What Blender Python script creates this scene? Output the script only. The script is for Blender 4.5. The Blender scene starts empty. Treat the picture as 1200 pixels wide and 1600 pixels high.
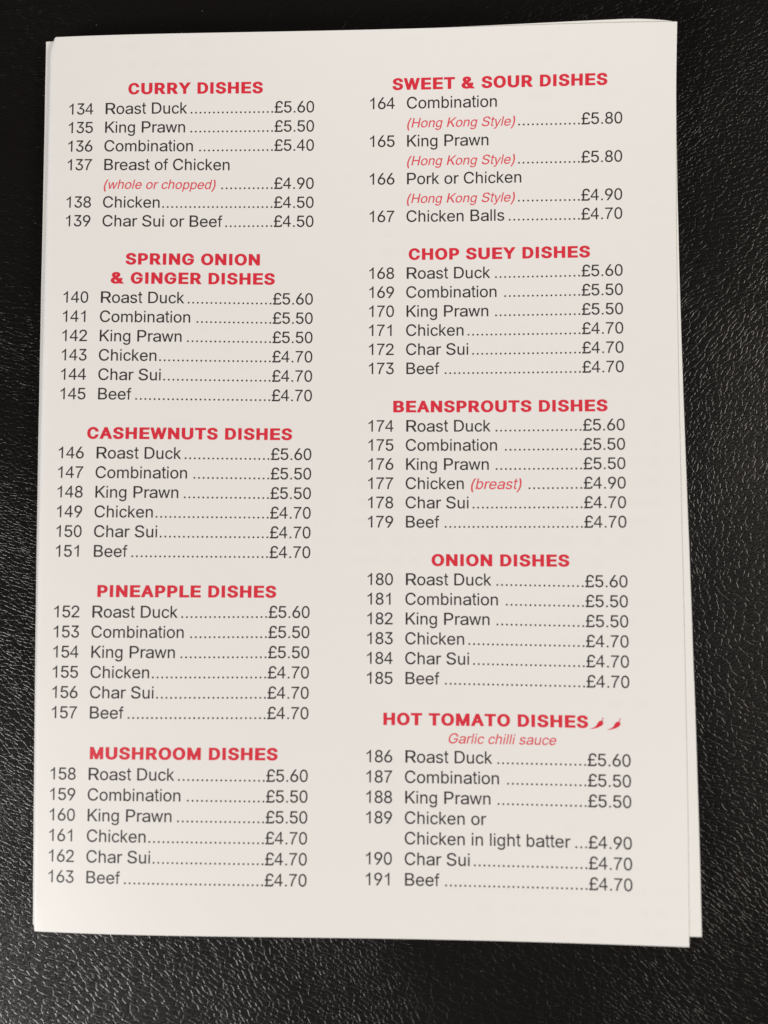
import bpy, math, random
from mathutils import Matrix, Vector, noise
from mathutils.geometry import delaunay_2d_cdt

SC = bpy.context.scene
COL = SC.collection
MM = 0.001

# ---------------------------------------------------------------- camera
cam_data = bpy.data.cameras.new('camera')
cam = bpy.data.objects.new('camera', cam_data)
COL.objects.link(cam)
ROT = ((0.9999108, -0.0037095, 0.0128271), (0.0045598, 0.9977488, -0.0669072), (-0.01255, 0.0669597, 0.9976768))
m = Matrix(ROT).to_4x4()
m.translation = Vector((8.0579, -22.9674, 188.4407)) * MM
cam.matrix_world = m
cam_data.sensor_fit = 'VERTICAL'
cam_data.sensor_height = 5.632
cam_data.lens = 4.4
cam_data.clip_start = 0.01
cam_data.clip_end = 20.0
cam_data.dof.use_dof = True
cam_data.dof.focus_distance = 0.192
cam_data.dof.aperture_fstop = 0.68
SC.camera = cam

# ---------------------------------------------------------------- world, lamps, exposure
world = bpy.data.worlds.new('World')
SC.world = world
world.use_nodes = True
bg = world.node_tree.nodes['Background']
bg.inputs['Color'].default_value = (1.0, 0.93, 0.88, 1)
bg.inputs['Strength'].default_value = 0.085
SC.view_settings.view_transform = 'Standard'
SC.view_settings.look = 'None'
SC.view_settings.exposure = 0.0
SC.view_settings.gamma = 1.0


def area(name, loc, target, sx, sy, watts, colour):
    d = bpy.data.lights.new(name, 'AREA')
    d.shape = 'RECTANGLE'
    d.size, d.size_y = sx, sy
    d.energy = watts
    d.color = colour
    o = bpy.data.objects.new(name, d)
    COL.objects.link(o)
    o.location = loc
    o.rotation_euler = (Vector(target) - Vector(loc)).to_track_quat('-Z', 'Y').to_euler()
    return o


area('ceiling_lamp', (-2.15, -2.2, 1.6), (0, 0, 0), 1.2, 0.8, 141, (0.985, 0.968, 0.952))
area('wall_lamp', (2.15, 0.1, 1.5), (0, 0, 0), 1.0, 0.8, 47, (1.0, 0.935, 0.855))


# ---------------------------------------------------------------- materials
def nodes_of(mat):
    mat.use_nodes = True
    nt = mat.node_tree
    return nt, nt.nodes['Principled BSDF']


def new(nt, kind, **kw):
    n = nt.nodes.new(kind)
    for k, v in kw.items():
        setattr(n, k, v)
    return n


def mathn(nt, op, a, b=None, c=None, clamp=False):
    n = new(nt, 'ShaderNodeMath', operation=op, use_clamp=clamp)
    for i, v in enumerate((a, b, c)):
        if v is None:
            continue
        if isinstance(v, (int, float)):
            n.inputs[i].default_value = v
        else:
            nt.links.new(v, n.inputs[i])
    return n.outputs[0]


def paper_material(name, col, ghost):
    mat = bpy.data.materials.new(name)
    nt, p = nodes_of(mat)
    tc = new(nt, 'ShaderNodeTexCoord')
    n1 = new(nt, 'ShaderNodeTexNoise')
    n1.inputs['Scale'].default_value = 14
    n1.inputs['Detail'].default_value = 4
    nt.links.new(tc.outputs['Object'], n1.inputs['Vector'])
    mix = new(nt, 'ShaderNodeMix', data_type='RGBA')
    mix.inputs[6].default_value = (col[0] * 0.985, col[1] * 0.98, col[2] * 0.965, 1)
    mix.inputs[7].default_value = (*col, 1)
    nt.links.new(n1.outputs['Fac'], mix.inputs[0])
    out = mix.outputs[2]
    if ghost:
        # faint print of the back of the leaf showing through: soft rows of broken marks
        mp = new(nt, 'ShaderNodeMapping')
        mp.inputs['Scale'].default_value = (330, 30, 1)
        nt.links.new(tc.outputs['Object'], mp.inputs['Vector'])
        n2 = new(nt, 'ShaderNodeTexNoise')
        n2.inputs['Scale'].default_value = 1.0
        n2.inputs['Detail'].default_value = 2
        nt.links.new(mp.outputs['Vector'], n2.inputs['Vector'])
        sep = new(nt, 'ShaderNodeSeparateXYZ')
        nt.links.new(tc.outputs['Object'], sep.inputs[0])
        ph = mathn(nt, 'SINE', mathn(nt, 'MULTIPLY', sep.outputs['Y'], 2 * math.pi / (4.6 * MM)))
        row = mathn(nt, 'MULTIPLY', mathn(nt, 'ADD', ph, 0.1), 1.6, clamp=True)
        n3 = new(nt, 'ShaderNodeTexNoise')
        n3.inputs['Scale'].default_value = 26
        nt.links.new(tc.outputs['Object'], n3.inputs['Vector'])
        blot = mathn(nt, 'MULTIPLY', mathn(nt, 'SUBTRACT', n3.outputs['Fac'], 0.5), 9.0, clamp=True)
        mark = mathn(nt, 'MULTIPLY', mathn(nt, 'SUBTRACT', n2.outputs['Fac'], 0.44), 7.0, clamp=True)
        f = mathn(nt, 'MULTIPLY', mathn(nt, 'MULTIPLY', row, blot), mathn(nt, 'MULTIPLY', mark, 0.021))
        mx = new(nt, 'ShaderNodeMix', data_type='RGBA')
        nt.links.new(f, mx.inputs[0])
        nt.links.new(out, mx.inputs[6])
        mx.inputs[7].default_value = (0.2, 0.18, 0.2, 1)
        out = mx.outputs[2]
    nt.links.new(out, p.inputs['Base Color'])
    p.inputs['Roughness'].default_value = 0.42
    p.inputs['Specular IOR Level'].default_value = 0.45
    nb = new(nt, 'ShaderNodeTexNoise')
    nb.inputs['Scale'].default_value = 45
    nb.inputs['Detail'].default_value = 3
    nt.links.new(tc.outputs['Object'], nb.inputs['Vector'])
    b = new(nt, 'ShaderNodeBump')
    b.inputs['Strength'].default_value = 0.5
    b.inputs['Distance'].default_value = 0.00025
    nt.links.new(nb.outputs['Fac'], b.inputs['Height'])
    nt.links.new(b.outputs['Normal'], p.inputs['Normal'])
    return mat


def ink_material(name, col, rough=0.45):
    mat = bpy.data.materials.new(name)
    nt, p = nodes_of(mat)
    tc = new(nt, 'ShaderNodeTexCoord')
    n1 = new(nt, 'ShaderNodeTexNoise')
    n1.inputs['Scale'].default_value = 900
    nt.links.new(tc.outputs['Object'], n1.inputs['Vector'])
    mix = new(nt, 'ShaderNodeMix', data_type='RGBA')
    mix.inputs[6].default_value = (*[c * 0.9 for c in col], 1)
    mix.inputs[7].default_value = (*[min(1, c * 1.12) for c in col], 1)
    nt.links.new(n1.outputs['Fac'], mix.inputs[0])
    nt.links.new(mix.outputs[2], p.inputs['Base Color'])
    p.inputs['Roughness'].default_value = rough
    return mat


def leather_material():
    mat = bpy.data.materials.new('black_leather')
    nt, p = nodes_of(mat)
    tc = new(nt, 'ShaderNodeTexCoord')
    # slow wander of the coordinates so that the grain flows like hide
    nw = new(nt, 'ShaderNodeTexNoise')
    nw.inputs['Scale'].default_value = 16
    nw.inputs['Detail'].default_value = 1
    nt.links.new(tc.outputs['Object'], nw.inputs['Vector'])
    w1 = new(nt, 'ShaderNodeVectorMath', operation='MULTIPLY_ADD')
    nt.links.new(nw.outputs['Color'], w1.inputs[0])
    w1.inputs[1].default_value = (0.035, 0.035, 0)
    nt.links.new(tc.outputs['Object'], w1.inputs[2])
    ns = new(nt, 'ShaderNodeTexNoise')
    ns.inputs['Scale'].default_value = 420
    ns.inputs['Detail'].default_value = 2
    nt.links.new(tc.outputs['Object'], ns.inputs['Vector'])
    w2 = new(nt, 'ShaderNodeVectorMath', operation='MULTIPLY_ADD')
    nt.links.new(ns.outputs['Color'], w2.inputs[0])
    w2.inputs[1].default_value = (0.0016, 0.0016, 0)
    nt.links.new(w1.outputs[0], w2.inputs[2])
    mp = new(nt, 'ShaderNodeMapping')
    mp.inputs['Rotation'].default_value = (0, 0, math.radians(52))
    mp.inputs['Scale'].default_value = (1.0, 1.75, 1.0)
    nt.links.new(w2.outputs[0], mp.inputs['Vector'])

    def vor(scale, feature):
        v = new(nt, 'ShaderNodeTexVoronoi', feature=feature, voronoi_dimensions='2D')
        v.inputs['Scale'].default_value = scale
        nt.links.new(mp.outputs['Vector'], v.inputs['Vector'])
        return v.outputs['Distance']
    big = mathn(nt, 'MULTIPLY', vor(620, 'DISTANCE_TO_EDGE'), 7.0, clamp=True)
    small = mathn(nt, 'MULTIPLY', vor(1500, 'DISTANCE_TO_EDGE'), 5.0, clamp=True)
    nf = new(nt, 'ShaderNodeTexNoise')
    nf.inputs['Scale'].default_value = 2600
    nf.inputs['Detail'].default_value = 2
    nt.links.new(tc.outputs['Object'], nf.inputs['Vector'])
    h = mathn(nt, 'ADD', mathn(nt, 'SMOOTH_MIN', big, 1.0, 0.3), mathn(nt, 'MULTIPLY', small, 0.16))
    h = mathn(nt, 'ADD', h, mathn(nt, 'MULTIPLY', nf.outputs['Fac'], 0.03))
    b = new(nt, 'ShaderNodeBump')
    b.inputs['Strength'].default_value = 1.0
    b.inputs['Distance'].default_value = 0.000050
    nt.links.new(h, b.inputs['Height'])
    nt.links.new(b.outputs['Normal'], p.inputs['Normal'])
    p.inputs['Base Color'].default_value = (0.0035, 0.0026, 0.002, 1)
    nr = new(nt, 'ShaderNodeTexNoise')
    nr.inputs['Scale'].default_value = 30
    nr.inputs['Detail'].default_value = 4
    nt.links.new(tc.outputs['Object'], nr.inputs['Vector'])
    rr = new(nt, 'ShaderNodeMapRange')
    rr.inputs['To Min'].default_value = 0.29
    rr.inputs['To Max'].default_value = 0.39
    nt.links.new(nr.outputs['Fac'], rr.inputs['Value'])
    nt.links.new(rr.outputs[0], p.inputs['Roughness'])
    p.inputs['Specular IOR Level'].default_value = 0.37
    return mat


PAPER_TOP = paper_material('printed_paper', (0.82, 0.80, 0.785), True)
PAPER = paper_material('plain_paper', (0.82, 0.80, 0.775), False)
INK = ink_material('dark_ink', (0.035, 0.027, 0.027))
RED = ink_material('red_ink', (0.68, 0.026, 0.050))
NOTE = ink_material('note_red_ink', (0.72, 0.075, 0.10))
LEATHER = leather_material()


def link_mesh(name, verts, faces, mat, parent=None, smooth=True):
    me = bpy.data.meshes.new(name)
    me.from_pydata(verts, [], faces)
    me.materials.append(mat)
    if smooth:
        me.polygons.foreach_set('use_smooth', [True] * len(me.polygons))
    me.update()
    o = bpy.data.objects.new(name, me)
    COL.objects.link(o)
    if parent:
        o.parent = parent
    return o


# ---------------------------------------------------------------- the leather it lies on
NX, NY = 240, 260
vs, fs = [], []
for j in range(NY + 1):
    for i in range(NX + 1):
        x = -0.45 + 0.9 * i / NX
        y = -0.5 + 1.0 * j / NY
        z = -0.0016 + 0.0004 * noise.noise(Vector((x * 14, y * 14, 1.3))) + 0.0002 * noise.noise(Vector((x * 45, y * 45, 7.1)))
        vs.append((x, y, z))
for j in range(NY):
    for i in range(NX):
        a = j * (NX + 1) + i
        fs.append((a, a + 1, a + NX + 2, a + NX + 1))
leather = link_mesh('leather_surface', vs, fs, LEATHER)
leather['kind'] = 'structure'
leather['label'] = 'black pebble-grained leather under and around the menu'

# ---------------------------------------------------------------- pale flecks on the leather: glints put in as colour, with dusty specks
rd = random.Random(11)
vs, fs = [], []
for _ in range(150):
    if rd.random() < 0.6:
        x, y = rd.uniform(0.078, 0.13), rd.uniform(-0.05, 0.15)  # flecks on the right stand in for glints off the grain
    else:
        x, y = rd.uniform(-0.11, 0.12), rd.choice((rd.uniform(0.108, 0.15), rd.uniform(-0.15, -0.108)))
    r = rd.uniform(0.03, 0.10) * MM * rd.uniform(0.5, 1.0)
    k = len(vs)
    a0 = rd.uniform(0, 6.28)
    st = rd.uniform(1.0, 2.2)
    for q in range(6):
        a = q * math.pi / 3
        px_, py_ = r * st * math.cos(a), r * math.sin(a)
        vs.append((x + px_ * math.cos(a0) - py_ * math.sin(a0), y + px_ * math.sin(a0) + py_ * math.cos(a0), -0.00125))
    vs.append((x, y, -0.00125 + r))
    vs.append((x, y, -0.00125 - r))
    for q in range(6):
        fs.append((k + q, k + (q + 1) % 6, k + 6))
        fs.append((k + (q + 1) % 6, k + q, k + 7))
DUST_AND_GLINTS = ink_material('dust_and_glints', (0.5, 0.48, 0.45), 0.7)
dust_and_glints = link_mesh('dust_and_glints', vs, fs, DUST_AND_GLINTS)
dust_and_glints['kind'] = 'stuff'
dust_and_glints['label'] = 'fine pale painted glints and dusty flecks scattered on the black leather'
dust_and_glints['category'] = 'dust_and_glints'

# ---------------------------------------------------------------- the sheet's own curl, in millimetres
CURL = {(0, 0): 0.9029, (2, 0): 3.4703, (1, 1): -0.15244, (0, 2): 1.86214, (3, 0): 0.89923, (2, 1): -0.18682, (1, 2): 1.35501,
        (0, 3): 1.70205, (4, 0): -1.08034, (3, 1): -0.73493, (2, 2): -2.06997, (1, 3): 1.0559, (0, 4): 0.50547}


def curl(x, y):
    u, v = x / 74.0, y / 105.0
    return sum(a * u ** i * v ** j for (i, j), a in CURL.items())


BASE = -1.05          # underside of the closed booklet, just above the leather


def leaf_z(x, y, k, drop):
    return BASE + (curl(x, y) - BASE) * k - drop


def leaf(name, corners, k, drop, mat, parent, fold=None, wave=0.0, seed=0, thick=0.10, bow=None, label=None):
    """A sheet with thickness; corners TL, TR, BR, BL in mm.  fold = the left edge rolls down by this much."""
    nx, ny = 76, 106
    TL, TR, BR, BL = [Vector((*c, 0)) for c in corners]
    cols = [i / nx for i in range(nx + 1)]
    pts = []
    roll = 7 if fold else 0
    for j in range(ny + 1):
        v = j / ny
        L = TL.lerp(BL, v)
        R = TR.lerp(BR, v)
        row = []
        for r in range(roll, 0, -1):
            t = r / roll
            a = t * math.radians(100)
            end = 1.0 - 0.55 * max(0.0, 1 - v * ny / 1.2) - 0.3 * max(0.0, 1 - (1 - v) * ny / 1.5)
            w = fold * (1.12 - 0.45 * v) * end
            jitter = 0.10 * noise.noise(Vector((v * 40, seed, t * 3)))
            x = L.x - w * math.sin(a) * 1.05 + jitter
            y = L.y - (1 - math.sin(math.pi / 2 - a * .5)) * 0.5 * max(0.0, 1 - v * ny / 2)
            z = leaf_z(L.x, L.y, k, drop) - (1 - math.cos(a)) * 0.80 + 0.05 * noise.noise(Vector((v * 60, seed + 4, t)))
            row.append((x, y, z))
        for u in cols:
            q = L.lerp(R, u)
            z = leaf_z(q.x, q.y, k, drop)
            if wave:
                z += wave * noise.noise(Vector((q.x * 0.03, q.y * 0.03, seed)))
            # cut edges are never dead straight
            ex = 0.05 * noise.noise(Vector((q.y * 0.08, seed, 3.0))) * (1 if u in (0.0, 1.0) else 0)
            row.append((q.x + ex, q.y + (bow(u) * (1 - v) ** 2 if bow else 0), z))
        pts.append(row)
    n = len(pts[0])
    verts = [tuple(c * MM for c in p) for row in pts for p in row]
    top = len(verts)
    verts += [(x, y, z - thick * MM) for x, y, z in verts]
    faces = []
    for j in range(ny):
        for i in range(n - 1):
            a = j * n + i
            faces.append((a, a + n, a + n + 1, a + 1))
            faces.append((top + a, top + a + 1, top + a + n + 1, top + a + n))
    for i in range(n - 1):
        faces.append((i, i + 1, top + i + 1, top + i))
        b = ny * n + i
        faces.append((b, top + b, top + b + 1, b + 1))
    for j in range(ny):
        a = j * n
        faces.append((a, top + a, top + a + n, a + n))
        b = a + n - 1
        faces.append((b, b + n, top + b + n, top + b))
    o = link_mesh(name, verts, faces, mat, parent)
    o.data.set_sharp_from_angle(angle=math.radians(50))
    if label:
        o['label'] = label
    return o


menu = bpy.data.objects.new('takeaway_menu', None)
COL.objects.link(menu)
menu.empty_display_size = 0.02
menu.location = (0, 0, 0)
menu['label'] = 'white folded takeaway menu with red headings and numbered dishes, lying on black leather'
menu['category'] = 'menu'

page = leaf('top_page', ((-74.6, 105.2), (74.17, 105.05), (73.85, -107.1), (-73.65, -107.0)), 1.0, 0.0, PAPER_TOP, menu,
            fold=1.55, seed=2.0, label='front page printed with two columns of dishes')


def top_bow(u):
    if u < 0.45:
        return 0.0
    if u < 0.92:
        return 1.0 * ((u - 0.45) / 0.47) ** 1.5
    return math.cos((u - 0.92) / 0.08 * math.pi / 2) ** 0.7 if u < 1 else 0.0


leaf('inner_leaf', ((-75.2, 104.9), (74.0, 105.1), (76.65, -104.85), (-73.3, -106.3)), 0.99, 0.105, PAPER, menu, seed=5.0, bow=top_bow,
     label='leaf turned slightly, showing past the right edge')
leaf('inner_leaf', ((-77.9, 105.1), (71.5, 104.4), (72.8, -106.2), (-74.9, -105.9)), 0.80, 0.62, PAPER, menu, seed=9.0,
     label='leaf showing past the left edge')
leaf('inner_leaf', ((-77.3, 104.4), (71.9, 104.0), (73.0, -105.6), (-74.5, -105.6)), 0.60, 0.50, PAPER, menu, seed=13.0)
leaf('back_leaf', ((-77.6, 104.0), (71.2, 103.8), (73.4, -105.9), (-74.2, -105.4)), 0.22, 0.05, PAPER, menu, seed=17.0)

# ---------------------------------------------------------------- lettering
# outline loops of a plain grotesque, in thousandths; every glyph is refitted to (left, right, advance) below
GLYPHS = {
    '&': [[[197,-7],[173,-6],[150,-2],[129,4],[110,12],[93,22],[78,34],[65,47],[54,62],[45,78],[39,96],[35,114],[34,133],[37,163],[42,177],[55,201],[73,224],[125,267],[237,352],[255,375],[260,389],[262,405],[261,417],[258,427],[253,437],[245,445],[237,452],[226,457],[215,460],[192,460],[176,456],[161,449],[150,438],[142,424],[137,408],[137,389],[142,372],[155,346],[204,284],[438,0],[364,0],[171,231],[111,306],[94,331],[82,357],[76,384],[76,415],[79,430],[84,445],[91,458],[99,470],[109,481],[121,491],[134,499],[149,505],[165,510],[182,513],[200,513],[218,513],[235,510],[251,505],[266,499],[279,491],[290,482],[300,471],[308,459],[315,447],[320,433],[323,419],[323,393],[319,372],[310,352],[291,325],[256,293],[140,206],[118,185],[104,164],[98,143],[98,119],[104,97],[116,78],[133,63],[154,53],[179,47],[208,47],[237,54],[265,66],[290,84],[312,108],[329,136],[342,168],[348,205],[349,224],[408,224],[405,180],[401,161],[391,128],[378,103],[333,47],[320,34],[305,23],[289,14],[271,7],[234,-3]]],
    '(': [[[89,207],[92,264],[101,324],[114,384],[132,441],[153,494],[177,539],[236,539],[212,485],[191,428],[174,370],[161,313],[154,258],[151,207],[154,161],[160,115],[172,67],[188,16],[222,-66],[236,-96],[177,-96],[156,-59],[139,-21],[124,16],[111,55],[102,93],[95,131],[90,169]]],
    ')': [[[37,-96],[76,-9],[95,44],[108,93],[117,139],[121,184],[121,232],[116,285],[106,342],[91,399],[73,457],[50,512],[37,539],[97,539],[121,494],[142,441],[159,384],[173,323],[181,264],[184,207],[183,168],[178,130],[171,92],[161,53],[149,15],[134,-22],[117,-59],[97,-96]]],
    '.': [[[86,-4],[70,3],[57,16],[53,24],[50,41],[53,59],[57,66],[70,79],[86,86],[104,86],[113,83],[128,73],[138,59],[141,41],[138,24],[128,9],[113,-1],[104,-4]]],
    '0': [[[227,-7],[199,-5],[174,1],[151,11],[130,24],[111,41],[95,62],[80,86],[69,113],[60,144],[53,178],[49,214],[48,254],[49,294],[53,330],[60,364],[69,395],[81,422],[95,447],[112,467],[130,484],[151,498],[174,508],[200,514],[227,516],[254,514],[279,508],[302,498],[323,484],[342,467],[358,447],[372,422],[384,395],[393,364],[400,330],[404,294],[405,254],[404,214],[400,178],[393,144],[384,113],[373,86],[359,62],[342,41],[323,24],[302,11],[279,1],[254,-5]],[[227,50],[245,51],[261,56],[276,63],[290,74],[303,87],[313,103],[323,122],[330,144],[336,168],[340,194],[343,223],[343,285],[340,314],[336,341],[330,365],[323,387],[313,405],[303,422],[290,435],[276,446],[261,453],[245,458],[227,460],[209,458],[192,453],[177,446],[163,435],[151,422],[140,405],[131,387],[123,365],[117,341],[113,314],[110,285],[110,223],[113,194],[117,168],[123,144],[131,122],[140,103],[151,87],[163,74],[177,63],[192,56],[209,51]]],
    '1': [[[76,0],[76,55],[391,55],[391,0]],[[276,509],[276,0],[212,0],[212,448],[209,448],[86,358],[86,427],[198,509]]],
    '2': [[[64,0],[64,47],[234,229],[291,294],[311,327],[318,348],[320,371],[317,397],[313,408],[301,428],[283,443],[262,454],[237,459],[209,459],[184,453],[162,441],[145,424],[134,402],[128,376],[127,362],[66,362],[67,384],[71,405],[77,424],[86,442],[98,459],[111,473],[126,486],[143,496],[162,505],[182,511],[203,514],[225,516],[247,514],[268,511],[288,505],[306,497],[323,486],[337,474],[350,461],[361,445],[370,428],[376,411],[380,392],[380,358],[375,331],[365,304],[347,275],[306,223],[267,180],[153,60],[153,57],[389,57],[389,0]]],
    '3': [[[218,-7],[195,-6],[173,-3],[152,2],[133,10],[114,19],[98,30],[83,43],[70,57],[60,74],[52,91],[46,111],[44,132],[109,132],[115,107],[120,97],[134,78],[154,64],[178,55],[204,50],[234,51],[262,56],[287,67],[297,74],[307,83],[315,93],[321,104],[325,116],[328,130],[328,158],[322,184],[316,196],[308,207],[299,217],[288,226],[275,234],[260,240],[242,244],[223,247],[157,248],[157,299],[288,448],[288,452],[70,452],[70,509],[372,509],[372,461],[211,278],[211,289],[239,290],[264,288],[287,284],[308,276],[327,265],[344,253],[359,239],[371,222],[381,205],[387,186],[392,166],[393,145],[392,123],[387,103],[380,84],[370,66],[358,50],[344,36],[327,23],[309,12],[288,4],[266,-2],[243,-6]]],
    '4': [[[40,105],[40,158],[247,509],[311,509],[109,166],[109,163],[413,163],[413,105]],[[282,0],[282,318],[343,318],[343,0]]],
    '5': [[[221,-7],[199,-6],[178,-2],[159,3],[140,11],[123,21],[108,32],[94,45],[83,60],[73,76],[66,93],[62,111],[60,130],[122,130],[127,108],[138,89],[154,73],[173,60],[196,52],[221,50],[236,51],[250,53],[264,58],[276,64],[288,72],[298,82],[307,92],[314,104],[320,117],[324,131],[328,162],[327,178],[324,193],[320,208],[314,221],[306,233],[297,244],[286,254],[275,262],[262,269],[248,273],[233,276],[205,276],[180,272],[156,264],[136,252],[128,246],[67,253],[96,509],[366,509],[366,452],[151,452],[134,301],[136,301],[155,315],[178,325],[203,331],[229,334],[263,330],[294,321],[321,306],[345,285],[364,260],[379,231],[388,199],[391,163],[390,139],[385,117],[379,95],[369,76],[357,57],[343,41],[327,27],[309,15],[289,6],[268,-1],[245,-5]]],
    '6': [[[226,-7],[203,-5],[182,-1],[161,5],[142,15],[125,26],[109,40],[96,56],[84,74],[75,94],[69,115],[65,138],[64,162],[65,180],[68,199],[80,239],[102,285],[137,340],[252,509],[322,509],[151,261],[145,261],[159,281],[179,299],[205,310],[224,314],[257,313],[278,309],[298,303],[316,295],[332,284],[346,271],[359,257],[370,240],[378,221],[384,201],[388,180],[389,157],[388,134],[384,112],[377,92],[368,73],[356,55],[343,39],[327,26],[310,14],[291,5],[271,-2],[249,-6]],[[241,49],[254,52],[267,56],[279,63],[299,79],[314,101],[320,114],[327,142],[327,173],[324,187],[320,201],[307,225],[289,244],[279,251],[267,258],[254,262],[241,264],[212,264],[198,262],[186,258],[174,252],[153,235],[138,214],[132,201],[126,174],[126,143],[132,114],[145,90],[153,79],[163,70],[174,63],[186,56],[198,52],[212,49]]],
    '7': [[[97,0],[323,448],[323,452],[62,452],[62,509],[391,509],[391,449],[165,0]]],
    '8': [[[226,-7],[201,-6],[178,-2],[156,3],[136,11],[117,21],[101,33],[86,47],[74,62],[64,78],[57,96],[53,115],[52,135],[55,166],[65,195],[81,220],[101,241],[125,256],[139,261],[153,265],[153,267],[135,273],[119,282],[105,293],[93,308],[83,324],[76,342],[72,360],[70,380],[72,399],[75,417],[82,434],[90,450],[101,464],[114,477],[129,488],[146,498],[164,506],[184,511],[204,514],[226,516],[248,514],[269,511],[288,506],[306,498],[323,488],[337,477],[350,464],[361,450],[370,434],[377,417],[380,399],[382,380],[380,361],[376,342],[369,324],[359,308],[347,293],[333,282],[318,273],[300,267],[300,265],[327,256],[351,241],[372,220],[387,195],[397,166],[401,135],[399,115],[395,96],[388,78],[378,62],[366,47],[352,33],[335,21],[317,11],[296,3],[275,-2],[251,-6]],[[243,50],[272,55],[296,66],[315,82],[323,91],[329,102],[333,113],[336,126],[336,152],[333,165],[329,177],[322,189],[305,208],[283,223],[256,232],[226,235],[196,232],[169,223],[147,208],[130,189],[123,177],[119,165],[116,152],[116,126],[119,113],[123,102],[129,91],[136,82],[156,66],[180,55],[210,50]],[[239,290],[263,296],[284,306],[300,321],[312,341],[318,363],[318,388],[313,410],[301,429],[285,444],[264,454],[240,459],[213,459],[188,454],[167,444],[151,429],[139,410],[134,388],[134,363],[139,341],[151,321],[168,306],[189,296],[213,290]]],
    '9': [[[226,516],[249,514],[271,510],[291,503],[310,494],[328,482],[343,468],[356,452],[368,434],[377,414],[384,393],[388,371],[389,347],[388,328],[385,309],[373,270],[350,224],[315,168],[200,0],[130,0],[301,248],[307,248],[294,227],[273,210],[248,199],[228,195],[195,196],[175,199],[155,206],[137,214],[121,225],[106,237],[94,252],[83,269],[74,287],[68,307],[65,329],[64,352],[65,375],[69,397],[75,417],[85,436],[96,454],[110,469],[125,483],[143,494],[162,504],[182,510],[203,514]],[[212,459],[199,457],[186,452],[174,446],[154,429],[138,407],[133,395],[126,367],[126,336],[133,308],[145,284],[154,274],[163,265],[174,257],[186,251],[199,247],[212,244],[240,244],[254,247],[267,251],[279,257],[289,265],[299,273],[314,295],[320,308],[327,335],[327,366],[320,394],[307,419],[290,438],[279,446],[267,452],[254,457],[241,459]]],
    'A': [[[16,0],[201,509],[276,509],[463,0],[395,0],[287,302],[232,478],[245,478],[191,302],[85,0]],[[110,142],[110,199],[370,199],[370,142]]],
    'B': [[[60,0],[60,509],[241,509],[266,508],[289,504],[310,499],[329,491],[345,481],[359,469],[371,456],[381,442],[388,426],[394,410],[397,392],[397,358],[392,331],[380,310],[365,293],[347,280],[326,270],[315,267],[315,262],[339,257],[363,245],[374,237],[394,216],[402,203],[409,189],[414,173],[417,155],[418,136],[417,117],[413,100],[408,83],[400,67],[390,52],[377,39],[362,28],[344,18],[324,10],[301,4],[275,1],[247,0]],[[125,57],[245,57],[272,58],[296,63],[315,70],[330,80],[341,92],[349,105],[354,120],[355,137],[352,161],[342,184],[327,203],[306,218],[293,224],[279,228],[248,231],[125,231]],[[125,285],[252,286],[277,291],[299,302],[316,317],[329,337],[335,359],[336,372],[334,388],[330,403],[323,417],[313,429],[299,439],[283,446],[263,450],[240,452],[125,452]]],
    'C': [[[267,-7],[235,-5],[205,1],[177,11],[150,25],[126,42],[104,63],[86,88],[70,115],[57,146],[48,179],[42,215],[40,254],[42,293],[48,329],[57,362],[70,393],[86,421],[104,445],[126,466],[150,484],[177,498],[205,508],[235,514],[267,516],[305,513],[340,504],[373,490],[402,471],[427,447],[448,418],[463,385],[473,348],[408,348],[401,373],[389,395],[375,413],[357,428],[337,440],[315,449],[280,455],[245,454],[223,450],[203,443],[184,432],[166,419],[150,403],[137,385],[125,364],[116,340],[109,314],[105,285],[103,254],[105,223],[109,194],[116,168],[125,145],[137,123],[151,105],[166,89],[184,76],[203,66],[223,59],[245,54],[280,53],[304,57],[327,64],[348,74],[366,88],[382,105],[395,125],[405,148],[408,160],[473,160],[463,124],[448,91],[428,62],[402,38],[373,19],[341,5],[305,-4]]],
    'D': [[[219,0],[96,0],[96,57],[215,57],[244,58],[272,63],[296,70],[318,81],[337,94],[354,110],[368,128],[379,149],[388,172],[394,198],[398,226],[399,255],[398,285],[394,312],[388,337],[379,361],[368,381],[354,399],[338,415],[320,428],[299,438],[275,446],[249,450],[221,452],[93,452],[93,509],[225,509],[261,507],[294,501],[325,492],[353,478],[377,461],[399,441],[418,418],[433,391],[446,361],[455,329],[460,293],[462,255],[460,217],[455,181],[446,149],[433,119],[417,92],[398,68],[376,48],[351,31],[322,17],[291,8],[256,2]],[[125,509],[125,0],[60,0],[60,509]]],
    'E': [[[60,0],[60,509],[372,509],[372,452],[125,452],[125,286],[355,286],[355,229],[125,229],[125,57],[375,57],[375,0]]],
    'F': [[[60,0],[60,509],[369,509],[369,452],[125,452],[125,278],[346,278],[346,221],[125,221],[125,0]]],
    'G': [[[269,-7],[236,-5],[205,1],[176,11],[149,25],[125,43],[104,64],[85,88],[69,116],[57,146],[47,179],[42,215],[40,254],[42,293],[47,329],[57,362],[69,393],[85,421],[103,445],[125,466],[149,484],[175,498],[203,508],[233,514],[265,516],[304,513],[340,504],[374,489],[403,469],[429,445],[449,416],[465,384],[474,349],[408,349],[393,383],[380,403],[365,420],[347,434],[326,444],[304,452],[279,455],[243,454],[222,450],[202,443],[183,432],[166,419],[150,404],[137,385],[125,364],[116,340],[109,314],[105,285],[103,254],[105,223],[109,194],[116,168],[125,145],[137,124],[151,105],[166,90],[184,76],[203,66],[224,59],[246,54],[269,53],[290,54],[309,57],[328,63],[345,71],[360,81],[374,93],[386,107],[396,123],[404,141],[410,160],[414,180],[415,202],[434,199],[283,199],[283,256],[478,256],[478,200],[476,170],[471,141],[463,115],[451,91],[436,69],[419,50],[399,33],[377,19],[352,8],[326,0],[298,-5]]],
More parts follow.
